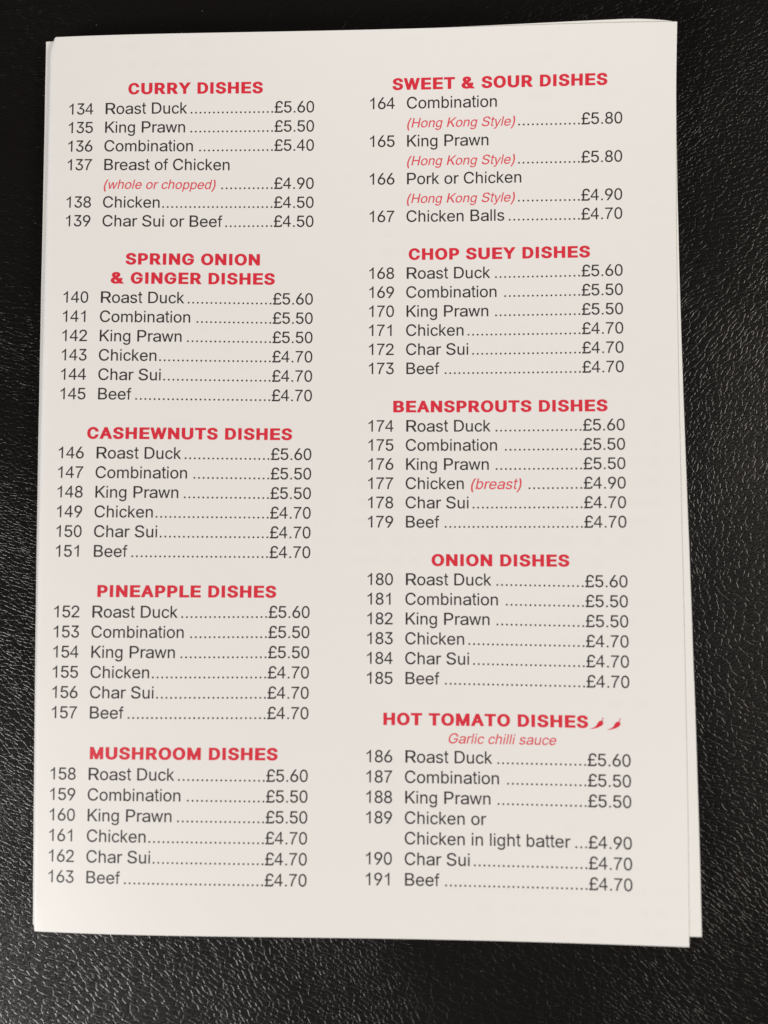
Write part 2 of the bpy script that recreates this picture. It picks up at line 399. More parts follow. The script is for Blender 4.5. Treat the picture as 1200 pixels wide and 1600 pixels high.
    'H': [[[60,0],[60,509],[125,509],[125,289],[392,289],[392,509],[457,509],[457,0],[392,0],[392,232],[125,232],[125,0]]],
    'I': [[[31,0],[31,57],[118,57],[118,452],[31,452],[31,509],[269,509],[269,452],[183,452],[183,57],[269,57],[269,0]]],
    'K': [[[104,145],[104,216],[212,344],[364,509],[448,509],[231,276],[228,276]],[[60,0],[60,509],[125,509],[125,0]],[[372,0],[188,259],[228,309],[449,0]]],
    'L': [[[60,0],[60,509],[125,509],[125,57],[361,57],[361,0]]],
    'M': [[[60,0],[60,509],[152,509],[277,187],[322,49],[307,49],[352,187],[476,509],[568,509],[568,0],[504,0],[504,291],[507,457],[513,457],[456,291],[342,0],[286,0],[170,291],[112,457],[119,457],[122,291],[122,0]]],
    'N': [[[60,0],[60,509],[136,509],[343,183],[414,55],[405,54],[399,195],[399,509],[463,509],[463,0],[387,0],[202,290],[108,452],[119,454],[125,291],[125,0]]],
    'O': [[[267,-7],[235,-5],[205,1],[177,11],[150,25],[126,42],[105,63],[86,88],[70,115],[57,146],[48,179],[42,215],[40,254],[42,293],[48,329],[57,362],[70,393],[86,421],[105,445],[126,466],[150,484],[177,498],[205,508],[235,514],[267,516],[299,514],[329,508],[357,498],[384,484],[408,466],[429,445],[448,421],[464,393],[477,362],[486,329],[491,293],[493,254],[491,215],[486,179],[477,146],[464,115],[448,88],[429,63],[408,42],[384,25],[357,11],[329,1],[299,-5]],[[267,53],[289,54],[310,59],[330,66],[349,76],[367,89],[383,105],[396,123],[408,144],[418,168],[425,194],[429,223],[430,254],[429,286],[425,314],[418,341],[408,365],[396,386],[383,404],[367,420],[349,433],[330,443],[310,450],[289,454],[267,456],[245,454],[223,450],[203,443],[184,433],[167,420],[151,404],[137,385],[125,364],[116,340],[109,314],[105,285],[103,254],[105,223],[109,194],[116,168],[125,144],[137,123],[151,105],[167,89],[184,76],[203,66],[223,59],[245,54]]],
    'P': [[[60,0],[60,509],[235,509],[263,507],[289,503],[312,497],[332,487],[350,476],[366,462],[379,447],[390,430],[398,411],[404,391],[407,370],[409,348],[407,325],[404,304],[398,284],[390,265],[379,248],[366,233],[350,219],[332,207],[312,198],[289,191],[263,187],[235,186],[109,186],[109,242],[252,243],[269,246],[284,250],[297,256],[308,264],[318,272],[327,282],[333,294],[342,319],[344,348],[342,376],[333,402],[326,413],[318,423],[308,431],[297,439],[284,444],[268,449],[251,451],[125,452],[125,0]]],
    'R': [[[60,0],[60,509],[236,509],[264,507],[290,504],[313,497],[333,489],[351,478],[367,465],[380,450],[390,433],[399,415],[405,395],[408,374],[409,352],[408,330],[405,309],[399,290],[390,271],[380,255],[367,240],[351,228],[333,217],[312,209],[289,203],[264,199],[236,198],[96,198],[96,255],[252,256],[284,262],[298,267],[309,273],[319,281],[327,290],[334,300],[342,324],[345,352],[342,380],[334,405],[327,415],[319,425],[309,433],[298,440],[284,445],[269,449],[233,452],[125,452],[125,0]],[[353,0],[230,229],[303,229],[428,0]]],
    'S': [[[224,-9],[197,-8],[172,-4],[149,1],[128,9],[108,19],[91,31],[76,45],[64,60],[54,77],[46,96],[41,115],[38,137],[104,137],[107,123],[110,110],[116,98],[123,88],[142,71],[166,59],[194,52],[224,49],[257,52],[286,60],[311,74],[321,82],[329,92],[336,102],[341,114],[345,126],[346,139],[345,151],[342,161],[338,171],[325,186],[307,199],[272,214],[154,249],[128,260],[105,274],[86,289],[71,307],[60,326],[54,348],[52,372],[53,393],[58,413],[65,431],[75,448],[87,463],[102,476],[119,488],[138,498],[158,506],[180,511],[203,514],[227,516],[252,514],[275,511],[296,505],[316,498],[334,488],[351,476],[365,463],[377,449],[387,433],[394,415],[399,397],[401,378],[337,378],[334,396],[326,412],[316,426],[302,437],[286,447],[267,453],[247,457],[225,459],[194,456],[167,448],[145,435],[129,418],[123,409],[118,398],[115,376],[116,363],[119,352],[124,342],[139,326],[158,313],[212,293],[299,268],[336,252],[359,238],[379,220],[395,198],[401,185],[405,171],[407,155],[408,139],[407,118],[403,99],[396,81],[386,64],[374,48],[360,34],[343,21],[323,11],[302,2],[278,-4],[252,-8]]],
    'T': [[[32,452],[32,509],[417,509],[417,452],[257,452],[257,0],[193,0],[193,452]]],
    'U': [[[259,-8],[230,-7],[203,-2],[177,5],[154,15],[133,28],[114,43],[98,60],[85,80],[74,101],[66,124],[62,148],[60,173],[60,509],[124,509],[124,178],[125,160],[128,144],[133,128],[141,113],[150,99],[160,87],[173,77],[187,68],[203,61],[220,56],[239,53],[259,52],[279,53],[298,56],[315,61],[331,68],[345,77],[357,87],[368,99],[377,113],[384,128],[389,144],[392,160],[393,178],[393,509],[457,509],[457,173],[456,148],[451,124],[443,101],[433,80],[419,60],[403,43],[384,28],[363,15],[340,5],[315,-2],[288,-7]]],
    'W': [[[155,0],[16,509],[82,509],[163,196],[197,40],[189,40],[224,196],[306,509],[380,509],[462,196],[497,40],[488,40],[523,196],[603,509],[670,509],[530,0],[455,0],[368,323],[340,452],[336,475],[350,475],[323,341],[318,323],[230,0]]],
    'Y': [[[203,0],[203,208],[16,509],[91,509],[215,305],[243,248],[250,230],[224,230],[251,293],[280,344],[381,509],[455,509],[268,208],[268,0]]],
    'a': [[[142,-8],[126,-5],[110,-1],[94,5],[80,12],[68,22],[57,32],[48,45],[40,58],[35,73],[31,90],[30,108],[34,138],[38,150],[43,161],[58,179],[78,193],[100,203],[165,218],[252,230],[265,235],[273,243],[276,257],[273,279],[267,297],[256,311],[240,322],[220,329],[196,331],[171,329],[149,322],[132,313],[118,301],[103,281],[100,274],[41,291],[48,308],[57,322],[67,335],[79,346],[104,364],[133,375],[163,382],[204,384],[239,379],[263,372],[286,360],[296,353],[315,333],[322,320],[329,306],[333,290],[336,272],[337,251],[337,0],[277,0],[277,52],[272,52],[258,32],[244,18],[226,6],[203,-3],[176,-8]],[[187,46],[202,49],[216,53],[228,59],[248,74],[263,93],[272,115],[276,138],[276,190],[259,182],[144,162],[125,155],[110,145],[98,132],[93,115],[92,95],[98,79],[107,66],[121,56],[139,49],[159,46]]],
    'b': [[[229,-8],[198,-5],[184,-1],[162,10],[145,24],[118,59],[112,59],[112,0],[53,0],[53,509],[114,509],[114,319],[118,319],[144,353],[161,367],[183,378],[212,384],[229,384],[252,383],[274,378],[294,371],[313,361],[330,347],[345,332],[359,313],[370,293],[379,270],[385,245],[389,218],[390,189],[389,160],[385,133],[379,108],[370,84],[359,64],[346,45],[330,29],[313,16],[294,5],[274,-2],[252,-7]],[[220,47],[237,48],[253,51],[267,57],[279,66],[291,76],[301,88],[309,101],[316,117],[325,151],[328,189],[325,227],[316,261],[309,276],[301,290],[291,301],[280,311],[267,319],[253,325],[237,329],[220,330],[203,329],[188,325],[174,320],[161,312],[150,302],[140,291],[132,278],[125,263],[120,247],[113,210],[113,169],[120,132],[125,115],[132,100],[140,86],[150,75],[162,65],[174,57],[188,51],[204,48]]],
    'c': [[[182,-7],[159,-2],[137,6],[117,16],[98,30],[82,46],[68,64],[56,85],[46,108],[40,133],[36,159],[34,187],[36,216],[40,243],[46,268],[56,291],[68,312],[82,330],[98,346],[117,360],[137,371],[159,378],[182,383],[221,384],[247,380],[272,373],[295,362],[315,349],[332,332],[347,312],[358,289],[362,277],[303,262],[294,283],[281,301],[264,315],[242,325],[217,329],[189,329],[173,325],[158,319],[145,310],[134,300],[124,287],[115,274],[108,258],[99,224],[96,187],[99,151],[108,117],[115,102],[124,89],[134,76],[145,66],[158,57],[173,51],[189,48],[217,47],[243,52],[264,62],[282,76],[296,95],[304,117],[363,102],[354,78],[341,56],[325,37],[306,21],[285,9],[261,-1],[235,-6],[221,-8]]],
    'd': [[[195,-8],[172,-7],[151,-2],[130,5],[111,16],[94,29],[79,45],[66,64],[55,84],[46,108],[39,133],[35,160],[34,189],[35,218],[39,245],[46,270],[55,293],[66,313],[79,332],[95,347],[112,361],[131,371],[151,378],[173,383],[196,384],[228,381],[241,378],[263,367],[280,353],[306,319],[311,319],[311,509],[372,509],[372,0],[313,0],[313,59],[307,59],[287,31],[272,17],[252,4],[241,-1],[227,-5]],[[205,47],[221,48],[236,51],[250,57],[263,65],[274,75],[284,86],[293,100],[299,115],[305,132],[311,169],[311,210],[305,247],[300,263],[293,278],[284,291],[275,302],[263,312],[251,320],[237,325],[221,329],[205,330],[187,329],[172,325],[157,319],[145,311],[133,301],[124,290],[115,276],[108,261],[99,227],[96,189],[99,151],[109,117],[115,101],[124,88],[134,76],[145,66],[158,57],[172,51],[188,48]]],
    'e': [[[212,-8],[185,-7],[161,-2],[138,6],[117,16],[98,30],[82,46],[68,64],[56,85],[46,108],[40,132],[35,159],[34,187],[35,215],[39,242],[46,267],[55,290],[67,311],[81,329],[97,346],[115,359],[135,370],[157,378],[180,383],[205,384],[236,382],[266,374],[294,361],[319,341],[331,329],[341,315],[350,299],[357,282],[363,263],[368,242],[370,219],[371,169],[75,169],[75,221],[338,221],[310,202],[307,237],[298,269],[291,282],[283,294],[273,305],[263,314],[250,321],[237,326],[222,329],[205,330],[189,329],[173,326],[159,321],[146,313],[135,304],[125,294],[116,282],[103,256],[97,226],[97,157],[100,139],[104,122],[110,106],[118,92],[128,80],[139,70],[151,61],[165,55],[179,50],[195,47],[224,47],[244,50],[263,56],[278,66],[292,80],[302,96],[306,105],[365,91],[360,77],[353,63],[345,51],[324,29],[298,11],[266,-1],[231,-7]]],
    'f': [[[228,379],[228,327],[6,327],[6,379]],[[81,0],[81,432],[82,447],[84,461],[89,474],[96,486],[113,505],[135,519],[161,527],[197,530],[243,521],[227,468],[195,474],[182,473],[171,470],[162,466],[154,460],[149,452],[145,443],[142,419],[142,0]]],
    'g': [[[187,-150],[150,-144],[119,-134],[93,-119],[73,-101],[57,-80],[51,-69],[101,-41],[122,-66],[136,-78],[154,-88],[178,-95],[207,-97],[229,-96],[249,-92],[267,-85],[282,-75],[295,-62],[304,-47],[310,-28],[311,-6],[311,68],[306,68],[287,41],[272,28],[252,16],[241,11],[212,5],[195,5],[173,6],[152,10],[132,17],[113,27],[95,39],[80,53],[67,71],[55,90],[46,112],[39,136],[35,163],[34,191],[35,220],[39,246],[46,271],[55,293],[66,314],[80,332],[95,347],[112,361],[131,371],[152,378],[173,383],[196,384],[228,382],[242,378],[264,367],[281,353],[308,319],[313,319],[313,379],[372,379],[372,-9],[371,-32],[367,-54],[360,-73],[350,-90],[338,-104],[324,-117],[308,-127],[291,-136],[271,-142],[251,-147],[229,-150]],[[205,59],[222,60],[237,63],[251,68],[264,75],[275,84],[285,95],[293,107],[300,121],[305,137],[312,172],[312,212],[305,248],[300,264],[293,278],[285,291],[275,303],[264,312],[251,320],[237,325],[222,329],[205,330],[188,329],[172,325],[158,320],[145,312],[134,302],[124,290],[115,277],[109,262],[99,229],[96,193],[99,155],[103,138],[109,123],[116,108],[124,96],[134,85],[145,76],[158,68],[172,63],[188,60]]],
    'h': [[[114,0],[53,0],[53,509],[114,509],[114,287],[102,287],[112,312],[124,332],[137,349],[152,362],[169,372],[187,379],[207,383],[227,384],[246,383],[264,380],[280,376],[295,369],[309,360],[321,349],[332,336],[341,321],[348,304],[353,285],[356,264],[357,240],[357,0],[296,0],[296,235],[295,256],[290,275],[283,291],[273,304],[260,315],[246,323],[229,328],[210,329],[184,326],[161,317],[150,311],[133,293],[126,283],[121,271],[117,257],[114,243]]],
    'i': [[[53,0],[53,379],[114,379],[114,0]],[[75,444],[60,449],[48,461],[42,475],[42,491],[48,506],[60,517],[75,523],[92,523],[107,517],[119,506],[126,491],[126,475],[119,461],[107,449],[92,444]]],
    'k': [[[110,137],[110,212],[121,212],[284,379],[360,379],[184,199],[177,199]],[[53,0],[53,509],[114,509],[114,0]],[[294,0],[148,186],[191,229],[372,0]]],
    'l': [[[119,-1],[101,3],[86,10],[74,20],[65,33],[58,47],[54,65],[53,84],[53,509],[114,509],[114,99],[115,77],[120,62],[124,58],[130,54],[170,54],[181,3],[145,-2]]],
    'm': [[[53,0],[53,379],[112,379],[112,295],[108,295],[118,323],[132,346],[151,363],[172,376],[195,384],[219,386],[239,385],[257,380],[273,372],[287,361],[299,347],[309,331],[316,314],[321,295],[312,295],[322,321],[337,343],[357,361],[381,375],[407,383],[437,386],[453,385],[468,383],[483,378],[497,372],[510,364],[522,354],[532,342],[541,328],[548,313],[553,296],[556,276],[557,255],[557,0],[496,0],[496,254],[494,273],[490,289],[483,302],[473,313],[460,321],[447,326],[433,329],[406,330],[384,324],[365,314],[351,299],[341,280],[336,259],[335,247],[335,0],[274,0],[274,260],[273,275],[269,288],[262,301],[253,311],[242,320],[229,326],[215,329],[188,330],[168,325],[148,314],[132,299],[121,278],[114,253],[114,238],[114,0]]],
    'n': [[[114,0],[53,0],[53,379],[112,379],[112,287],[102,287],[112,312],[124,332],[137,349],[152,362],[169,372],[187,379],[207,383],[227,384],[246,383],[264,380],[280,376],[295,369],[309,360],[321,349],[332,336],[341,321],[348,304],[353,285],[356,264],[357,240],[357,0],[296,0],[296,235],[295,256],[290,275],[283,291],[273,304],[260,315],[246,323],[229,328],[210,329],[184,326],[161,317],[150,311],[133,293],[126,283],[121,271],[117,257],[114,243]]],
    'o': [[[207,-8],[182,-7],[159,-2],[137,6],[117,16],[98,30],[82,46],[68,64],[56,85],[46,108],[40,133],[36,159],[34,187],[36,216],[40,243],[46,268],[56,291],[68,312],[82,330],[98,346],[117,360],[137,371],[159,378],[182,383],[207,384],[233,383],[256,378],[278,371],[299,360],[317,346],[333,330],[347,312],[359,291],[369,268],[376,243],[380,216],[381,187],[380,159],[376,133],[369,108],[359,85],[347,64],[333,46],[317,30],[299,16],[278,6],[256,-2],[233,-7]],[[207,46],[226,48],[242,51],[257,57],[270,66],[282,76],[292,89],[300,102],[307,117],[316,151],[319,187],[316,224],[307,258],[300,274],[292,287],[282,300],[270,310],[257,319],[242,325],[226,329],[207,330],[189,329],[173,325],[158,319],[145,310],[134,300],[124,287],[115,274],[108,258],[99,224],[96,187],[99,151],[108,117],[115,102],[124,89],[134,76],[145,66],[158,57],[173,51],[189,48]]],
    'p': [[[53,-143],[53,379],[112,379],[112,319],[118,319],[144,353],[161,367],[183,378],[212,384],[229,384],[252,383],[274,378],[294,371],[313,361],[330,347],[345,332],[359,313],[370,293],[379,270],[385,245],[389,218],[390,189],[389,160],[385,133],[379,108],[370,84],[359,64],[346,45],[330,29],[313,16],[294,5],[274,-2],[252,-7],[229,-8],[198,-5],[184,-1],[162,10],[145,24],[118,59],[114,59],[114,-143]],[[220,47],[237,48],[253,51],[267,57],[279,66],[291,76],[301,88],[309,101],[316,117],[325,151],[328,189],[325,227],[316,261],[309,276],[301,290],[291,301],[280,311],[267,319],[253,325],[237,329],[220,330],[203,329],[188,325],[174,320],[161,312],[150,302],[140,291],[132,278],[125,263],[120,247],[113,210],[113,169],[120,132],[125,115],[132,100],[140,86],[150,75],[162,65],[174,57],[188,51],[204,48]]],
    'r': [[[53,0],[53,379],[112,379],[112,321],[115,321],[122,335],[130,347],[140,358],[152,367],[166,375],[181,380],[196,384],[243,384],[243,322],[207,326],[182,323],[159,315],[140,301],[126,284],[117,262],[114,237],[114,0]]],
    's': [[[163,-7],[128,-2],[98,10],[84,18],[72,27],[62,38],[53,50],[45,63],[40,78],[36,94],[94,107],[99,92],[105,79],[114,69],[124,60],[136,54],[150,49],[165,46],[181,45],[200,46],[217,50],[232,55],[244,62],[255,71],[262,81],[267,91],[268,103],[267,112],[265,121],[260,129],[254,136],[237,147],[212,155],[125,177],[104,186],[87,196],[72,208],[61,222],[53,237],[48,255],[47,274],[48,290],[51,305],[57,319],[65,332],[75,343],[87,354],[100,363],[115,370],[131,377],[149,381],[167,384],[206,384],[239,378],[267,366],[290,349],[307,328],[319,303],[324,290],[268,277],[258,298],[243,316],[232,323],[219,328],[205,331],[187,333],[171,332],[156,329],[143,324],[131,317],[121,308],[114,299],[110,289],[109,277],[110,267],[112,258],[117,250],[124,243],[144,232],[172,223],[254,202],[275,194],[292,183],[306,171],[317,158],[325,142],[330,125],[331,107],[330,90],[326,75],[321,61],[312,47],[302,35],[290,24],[276,15],[260,6],[242,0],[223,-5],[203,-7]]],
    't': [[[204,379],[204,327],[6,327],[6,379]],[[65,471],[126,471],[126,98],[128,76],[132,68],[136,61],[142,56],[150,53],[202,54],[213,2],[168,-4],[145,-3],[125,2],[107,10],[92,21],[80,35],[72,52],[67,71],[65,93]]],
    'u': [[[182,-5],[164,-4],[146,-1],[130,4],[115,11],[101,20],[89,31],[78,44],[69,59],[62,76],[57,95],[54,116],[53,139],[53,379],[114,379],[114,144],[115,123],[119,105],[127,89],[137,75],[150,64],[164,56],[181,52],[200,50],[226,53],[249,62],[259,69],[276,86],[283,97],[289,109],[293,122],[296,153],[296,379],[357,379],[357,0],[298,0],[298,92],[307,92],[297,67],[286,47],[272,30],[257,17],[240,7],[222,0],[203,-4]]],
    'v': [[[163,0],[17,379],[84,379],[165,155],[206,21],[184,21],[224,155],[305,379],[371,379],[226,0]]],
    'w': [[[138,0],[23,379],[87,379],[149,157],[175,41],[165,41],[206,214],[252,379],[316,379],[376,157],[402,41],[391,41],[434,214],[480,379],[545,379],[429,0],[368,0],[301,239],[277,338],[291,338],[248,172],[199,0]]],
    'y': [[[47,-139],[61,-86],[88,-90],[104,-89],[118,-84],[130,-74],[141,-58],[163,-1],[17,379],[84,379],[165,155],[206,21],[184,21],[224,155],[305,379],[371,379],[204,-58],[191,-85],[177,-107],[159,-124],[139,-136],[117,-143],[71,-144]]],
    '£': [[[37,41],[37,57],[51,58],[62,61],[72,66],[80,74],[86,84],[90,95],[92,109],[85,358],[86,380],[89,401],[94,421],[102,439],[113,456],[125,471],[139,484],[156,495],[174,504],[194,510],[216,514],[239,516],[259,515],[277,511],[294,506],[310,499],[325,490],[339,480],[351,468],[362,454],[371,439],[378,422],[384,404],[387,385],[328,377],[324,395],[318,411],[310,425],[300,437],[287,446],[273,453],[257,457],[240,459],[210,456],[198,451],[186,446],[168,430],[155,410],[148,387],[146,360],[153,116],[149,97],[141,81],[129,69],[108,55],[69,43]],[[37,0],[37,57],[301,57],[315,58],[324,63],[329,72],[330,85],[330,107],[388,107],[386,70],[382,51],[376,35],[366,23],[354,13],[339,6],[321,1],[299,0]],[[37,229],[37,280],[311,280],[311,229]]],
}

DIG = 1139
REG = {'0': (85, 1049), '1': (223, 763), '2': (62, 1036), '3': (86, 1052), '4': (26, 1040), '5': (85, 1053), '6': (77, 1051),
       '7': (97, 1046), '8': (84, 1052), '9': (84, 1045), '£': (40, 1089)}
REG = {c: (a, b, DIG) for c, (a, b) in REG.items()}
REG.update({'.': (186, 392, 569), '(': (124, 613, 682), ')': (70, 559, 682), ' ': (0, 0, 569),
            'A': (-3, 1369, 1366), 'B': (150, 1262, 1366), 'C': (102, 1386, 1479), 'D': (158, 1382, 1479), 'E': (162, 1258, 1366),
            'F': (168, 1158, 1251), 'G': (109, 1475, 1593), 'H': (164, 1317, 1479), 'K': (150, 1367, 1366), 'P': (158, 1282, 1366),
            'R': (161, 1456, 1479), 'S': (92, 1259, 1366), 'T': (48, 1209, 1251),
            'a': (74, 1052, 1139), 'b': (134, 1058, 1139), 'c': (80, 1009, 1024), 'd': (70, 992, 1139), 'e': (75, 1059, 1139),
            'f': (19, 610, 569), 'g': (66, 996, 1139), 'h': (135, 998, 1139), 'i': (136, 320, 455), 'k': (136, 1018, 1024),
            'l': (131, 314, 455), 'm': (135, 1577, 1706), 'n': (135, 998, 1139), 'o': (68, 1070, 1139), 'p': (135, 1066, 1139),
            'r': (133, 710, 682), 's': (63, 944, 1024), 't': (36, 554, 569), 'u': (131, 995, 1139), 'v': (20, 1004, 1024),
            'w': (6, 1470, 1479), 'y': (33, 1004, 1024)})
HEAVY = {'A': (0, 1593, 1593), 'B': (150, 1500, 1593), 'C': (80, 1515, 1593), 'D': (150, 1510, 1593), 'E': (150, 1395, 1479),
         'G': (85, 1600, 1706), 'H': (150, 1556, 1706), 'I': (175, 612, 797), 'L': (150, 1345, 1366), 'M': (150, 1783, 1933), 'N': (150, 1556, 1706),
         'O': (85, 1621, 1706), 'P': (150, 1400, 1479), 'R': (150, 1570, 1593), 'S': (65, 1400, 1479), 'T': (55, 1424, 1479),
         'U': (140, 1566, 1706), 'W': (5, 2043, 2048), 'Y': (0, 1593, 1593), '&': (85, 1780, 1821), ' ': (0, 0, 683)}


def yspan(c, heavy):
    """bottom and top of the glyph in 1/2048 em"""
    if heavy:
        return (-25, 1491) if c in 'COSG&' else ((-25, 1466) if c == 'U' else (0, 1466))
    if c in 'COSG':
        return (-25, 1491)
    if c in 'ABDEFHKPRT':
        return (0, 1466)
    if c in '0368':
        return (-25, 1472)
    if c in '9':
        return (-25, 1472)
    if c in '5':
        return (-25, 1447)
    if c in '7':
        return (0, 1447)
    if c in '124':
        return (0, 1469)
    if c == '£':
        return (-25, 1492)
    if c == '.':
        return (0, 206)
    if c in '()':
        return (-431, 1497)
    if c in 'aceos':
        return (-24, 1086)
    if c in 'mnr':
        return (0, 1086)
    if c in 'u':
        return (-24, 1062)
    if c in 'vw':
        return (0, 1062)
    if c in 'hkli':
        return (0, 1466)
    if c in 'bd':
        return (-24, 1466)
    if c == 'f':
        return (0, 1491)
    if c == 't':
        return (-15, 1433)
    if c in 'gp':
        return (-431, 1086)
    if c == 'y':
        return (-431, 1062)
    return (0, 1466)


def area2(l):
    return sum(l[i - 1][0] * l[i][1] - l[i][0] * l[i - 1][1] for i in range(len(l)))


def grow(l, dx, dy, sign):
    out = []
    n = len(l)
    for i in range(n):
        (ax, ay), (bx, by), (cx, cy) = l[i - 1], l[i], l[(i + 1) % n]
        d1 = Vector((bx - ax, by - ay)).normalized()
        d2 = Vector((cx - bx, cy - by)).normalized()
        n1, n2 = Vector((d1.y, -d1.x)), Vector((d2.y, -d2.x))
        s = n1 + n2
        if s.length < 0.3:
            s = n1
        k = 1.0 / max(0.45, s.normalized().dot(n1))
        s = s.normalized() * k * sign
        out.append((bx + s.x * dx, by + s.y * dy))
    return out


_cache = {}
# a few letters drawn outright, in 1/2048 em, instead of refitted
OWN = {
    '1': [[(763, 0), (583, 0), (583, 1147), (518, 1085), (413, 1023), (308, 961), (223, 930), (223, 1104), (374, 1175), (487, 1276), (600, 1377), (647, 1472), (763, 1472)]],
    '4': [[(662, 0), (662, 351), (26, 351), (26, 516), (695, 1466), (842, 1466), (842, 516), (1040, 516), (1040, 351), (842, 351), (842, 0)],
          [(662, 516), (662, 1177), (203, 516)]],
    '7': [[(97, 1274), (97, 1447), (1046, 1447), (1046, 1307), (906, 1150), (768, 911), (631, 655), (556, 403), (502, 219), (487, 0), (302, 0),
           (310, 190), (370, 418), (440, 663), (556, 890), (678, 1105), (815, 1274)]],
    'l': [[(131, 0), (131, 1466), (311, 1466), (311, 0)]],
    'i': [[(136, 0), (136, 1062), (316, 1062), (316, 0)], [(136, 1259), (136, 1466), (316, 1466), (316, 1259)]],
    '.': [[(186, 0), (186, 205), (391, 205), (391, 0)]],
}
OWN_HEAVY = {
    'I': [[(185, 0), (185, 1466), (605, 1466), (605, 0)]],
}


def glyph(c, style):
    key = (c, style)
    if key in _cache:
        return _cache[key]
    heavy = style == 'heavy'
    own = (OWN_HEAVY if heavy else OWN).get(c)
    loops = own or [[tuple(p) for p in l] for l in GLYPHS[c]]
    if own:
        pass
    elif heavy:
        outer = max(loops, key=lambda l: abs(area2(l)))
        sg = 1 if area2(outer) > 0 else -1
        loops = [grow(l, 41, 27, sg) for l in loops]
    else:
        outer = max(loops, key=lambda l: abs(area2(l)))
        sg = 1 if area2(outer) > 0 else -1
        loops = [grow(l, THIN, THIN, sg) for l in loops]
    pts = [p for l in loops for p in l]
    edges = []
    k = 0
    for l in loops:
        edges += [(k + i, k + (i + 1) % len(l)) for i in range(len(l))]
        k += len(l)
    cv, _, cf, *_ = delaunay_2d_cdt([Vector(p) for p in pts], edges, [], 0, 1e-4)

    def inside(x, y):
        w = 0
        for l in loops:
            for i in range(len(l)):
                (ax, ay), (bx, by) = l[i - 1], l[i]
                if (ay <= y) != (by <= y):
                    t = (y - ay) / (by - ay)
                    if ax + t * (bx - ax) > x:
                        w += 1 if by > ay else -1
        return w != 0
    keep = [f for f in cf if inside(sum(cv[i][0] for i in f) / 3, sum(cv[i][1] for i in f) / 3)]
    used = sorted({i for f in keep for i in f})
    mp = {o: n for n, o in enumerate(used)}
    V = [cv[i] for i in used]
    F = [tuple(mp[i] for i in f) for f in keep]
    x0, x1 = min(v[0] for v in V), max(v[0] for v in V)
    y0, y1 = min(v[1] for v in V), max(v[1] for v in V)
    a, b, adv = (HEAVY if heavy else REG)[c]
    lo, hi = yspan(c, heavy)
    if own:
        a, b, lo, hi = x0, x1, y0, y1
    V = [((a + (v[0] - x0) / (x1 - x0) * (b - a)) / 2048, (lo + (v[1] - y0) / (y1 - y0) * (hi - lo)) / 2048) for v in V]
    if style == 'slant':
        V = [(x + 0.2126 * y, y) for x, y in V]
    _cache[key] = (V, F)
    return V, F


THIN = 4.0


def advance(text, em, style, track=0.0):
    tab = HEAVY if style == 'heavy' else REG
    return sum(tab[c][2] for c in text) / 2048 * em + track * len(text)


def on_page(pts, lift=0.022):
    return [(x * MM, y * MM, (leaf_z(x, y, 1.0, 0.0) + lift) * MM) for x, y in pts]


def lay(name, items, mat, label=None):
    """items: (text, x, y, em, style) laid on the page as one thin printed part"""
    vs, fs = [], []
    for text, x, y, em, style, slope in items:
        tab = HEAVY if style == 'heavy' else REG
        x0 = x
        for c in text:
            if c != ' ':
                V, F = glyph(c, style)
                k = len(vs)
                vs += [(x + vx * em, y + vy * em + slope * (x + vx * em - x0)) for vx, vy in V]
                fs += [tuple(i + k for i in f) for f in F]
            x += tab[c][2] / 2048 * em
    vv = on_page(vs)
    o = link_mesh(name, vv, fs, mat, page, smooth=False)
    if label:
        o['label'] = label
    return o


EM, EM_NOTE, DOT = 3.90, 3.175, 1.0835
A, B, D = 'Roast Duck', 'Combination', 'King Prawn'
E_, F_, G_ = 'Chicken', 'Char Sui', 'Beef'
SIX = [(A, '£5.60'), (B, '£5.50'), (D, '£5.50'), (E_, '£4.70'), (F_, '£4.70'), (G_, '£4.70')]
HK = '(Hong Kong Style)'
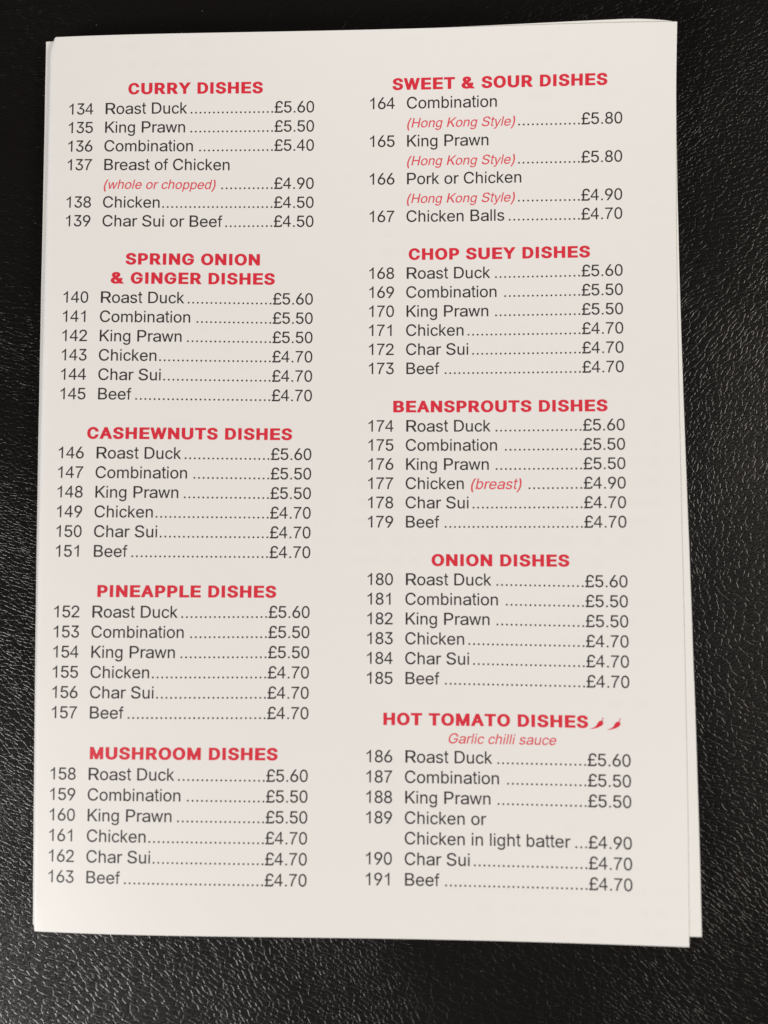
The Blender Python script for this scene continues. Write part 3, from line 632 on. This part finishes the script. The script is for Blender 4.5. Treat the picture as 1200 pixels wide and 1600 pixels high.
# column, first number, headings [(text, y)], first baseline, line pitch, price offset, rows (name, note, price)
SECT = [
    (0, 134, [('CURRY DISHES', 90.40)], 85.585, 4.617, 0.119,
     [(A, None, '£5.60'), (D, None, '£5.50'), (B, None, '£5.40'), ('Breast of Chicken', None, None),
      (None, '(whole or chopped)', '£4.90'), (E_, None, '£4.50'), ('Char Sui or Beef', None, '£4.50')]),
    (0, 140, [('SPRING ONION', 48.58), ('& GINGER DISHES', 43.92)], 39.226, 4.659, -0.075, [(a, None, b) for a, b in SIX]),
    (0, 146, [('CASHEWNUTS DISHES', 6.54)], 1.879, 4.625, -0.059, [(a, None, b) for a, b in SIX]),
    (0, 152, [('PINEAPPLE DISHES', -30.58)], -35.335, 4.638, 0.10, [(a, None, b) for a, b in SIX]),
    (0, 158, [('MUSHROOM DISHES', -67.78)], -72.497, 4.656, -0.098, [(a, None, b) for a, b in SIX]),
    (1, 164, [('SWEET & SOUR DISHES', 90.76)], 86.3, 4.53, -0.12,
     [(B, None, None), (None, HK, '£5.80'), (D, None, None), (None, HK, '£5.80'), ('Pork or Chicken', None, None),
      (None, HK, '£4.90'), ('Chicken Balls', None, '£4.70')]),
    (1, 168, [('CHOP SUEY DISHES', 49.93)], 45.381, 4.595, 0.024, [(a, None, b) for a, b in SIX]),
    (1, 174, [('BEANSPROUTS DISHES', 13.24)], 8.629, 4.538, 0.07,
     [(A, None, '£5.60'), (B, None, '£5.50'), (D, None, '£5.50'), (E_, '(breast)', '£4.90'), (F_, None, '£4.70'), (G_, None, '£4.70')]),
    (1, 180, [('ONION DISHES', -23.02)], -27.495, 4.556, -0.204, [(a, None, b) for a, b in SIX]),
    (1, 186, [('HOT TOMATO DISHES', -59.60)], -68.036, 4.559, 0.01,
     [(A, None, '£5.60'), (B, None, '£5.50'), (D, None, '£5.50'), ('Chicken or', None, None),
      ('+Chicken in light batter', None, '£4.90'), (F_, None, '£4.70'), (G_, None, '£4.70')]),
]
NUMX, NAMEX, PRICEX, MID = (-71.42, 1.47), (-62.38, 10.52), (-11.41, 61.80), (-40.30, 32.68)
rnd = random.Random(4)
for col, num, heads, y0, pitch, dpr, rows in SECT:
    for text, y in heads:
        w = advance(text, EM, 'heavy')
        cx = MID[col]
        if text.startswith('HOT'):
            cx = 28.95
        lay('section_heading', [(text, cx - w / 2, y, EM, 'heavy', 0)], RED, 'red heading ' + text)
    n = num
    for k, (name, note, price) in enumerate(rows):
        y = y0 - pitch * k
        end = NAMEX[col]
        cont = bool(name) and name.startswith('+')
        if name:
            nm = name.lstrip('+')
            if not cont:
                lay('dish_number', [(str(n), NUMX[col], y, EM, 'plain', 0)], INK, 'number %d' % n)
                n += 1
            lay('dish_name', [(nm, end, y, EM, 'plain', 0)], INK, 'dish name ' + nm)
            end += advance(nm, EM, 'plain')
        if note:
            if name:
                end += 569 / 2048 * EM
                em = 3.50
            else:
                em = EM_NOTE
            lay('dish_note', [(note, end, y, em, 'slant', 0)], NOTE, 'small red italic note ' + note)
            end += advance(note, em, 'slant')
        if price:
            w = advance(price, EM, 'plain')
            px = PRICEX[col] - w
            lay('price', [(price, px, y + dpr, EM, 'plain', 0)], INK, 'price ' + price)
            V, F = glyph('.', 'plain')
            vs, fs = [], []
            q = px - DOT + 0.02
            gap = 0.8 if (name and note) else (0.2 if note or col else -0.04)
            while q > end + gap:
                kk = len(vs)
                t = (q - end) / (px - end)
                vs += [(q + vx * EM * 1.0, y + dpr * t + vy * EM * 1.0) for vx, vy in V]
                fs += [tuple(i + kk for i in f) for f in F]
                q -= DOT
            link_mesh('leader_dots', on_page(vs), fs, INK, page, smooth=False)
w = advance('Garlic chilli sauce', EM_NOTE, 'slant')
lay('section_note', [('Garlic chilli sauce', 32.7 - w / 2, -63.58, EM_NOTE, 'slant', 0)], NOTE, 'red italic note Garlic chilli sauce')


# the two little chilli peppers after the last heading
def chilli(ox, oy):
    body, stem = [], []
    # centre line from the thin tail up to the fat shoulder, with half widths (mm)
    line = [(0.0, 0.0, 0.02), (0.55, 0.10, 0.10), (1.1, 0.28, 0.17), (1.6, 0.55, 0.30), (1.95, 0.90, 0.46), (2.3, 1.22, 0.56), (2.62, 1.50, 0.48), (2.82, 1.66, 0.20)]
    left, right = [], []
    for i, (x, y, w_) in enumerate(line):
        a = line[max(0, i - 1)]
        b = line[min(len(line) - 1, i + 1)]
        d = Vector((b[0] - a[0], b[1] - a[1])).normalized()
        left.append((ox + x - d.y * w_, oy + y + d.x * w_))
        right.append((ox + x + d.y * w_, oy + y - d.x * w_))
    vs = left + right
    n_ = len(line)
    fs = [(i, n_ + i, n_ + i + 1, i + 1) for i in range(n_ - 1)]
    k = len(vs)
    vs += [(ox + 2.60, oy + 1.62), (ox + 2.82, oy + 1.55), (ox + 2.86, oy + 2.15), (ox + 3.06, oy + 2.52), (ox + 2.88, oy + 2.60), (ox + 2.70, oy + 2.2)]
    fs += [(k, k + 1, k + 2, k + 5), (k + 5, k + 2, k + 3, k + 4)]
    o = link_mesh('chilli_symbol', on_page(vs), fs, RED, page, smooth=False)


chilli(52.75, -59.75)
chilli(56.55, -59.88)
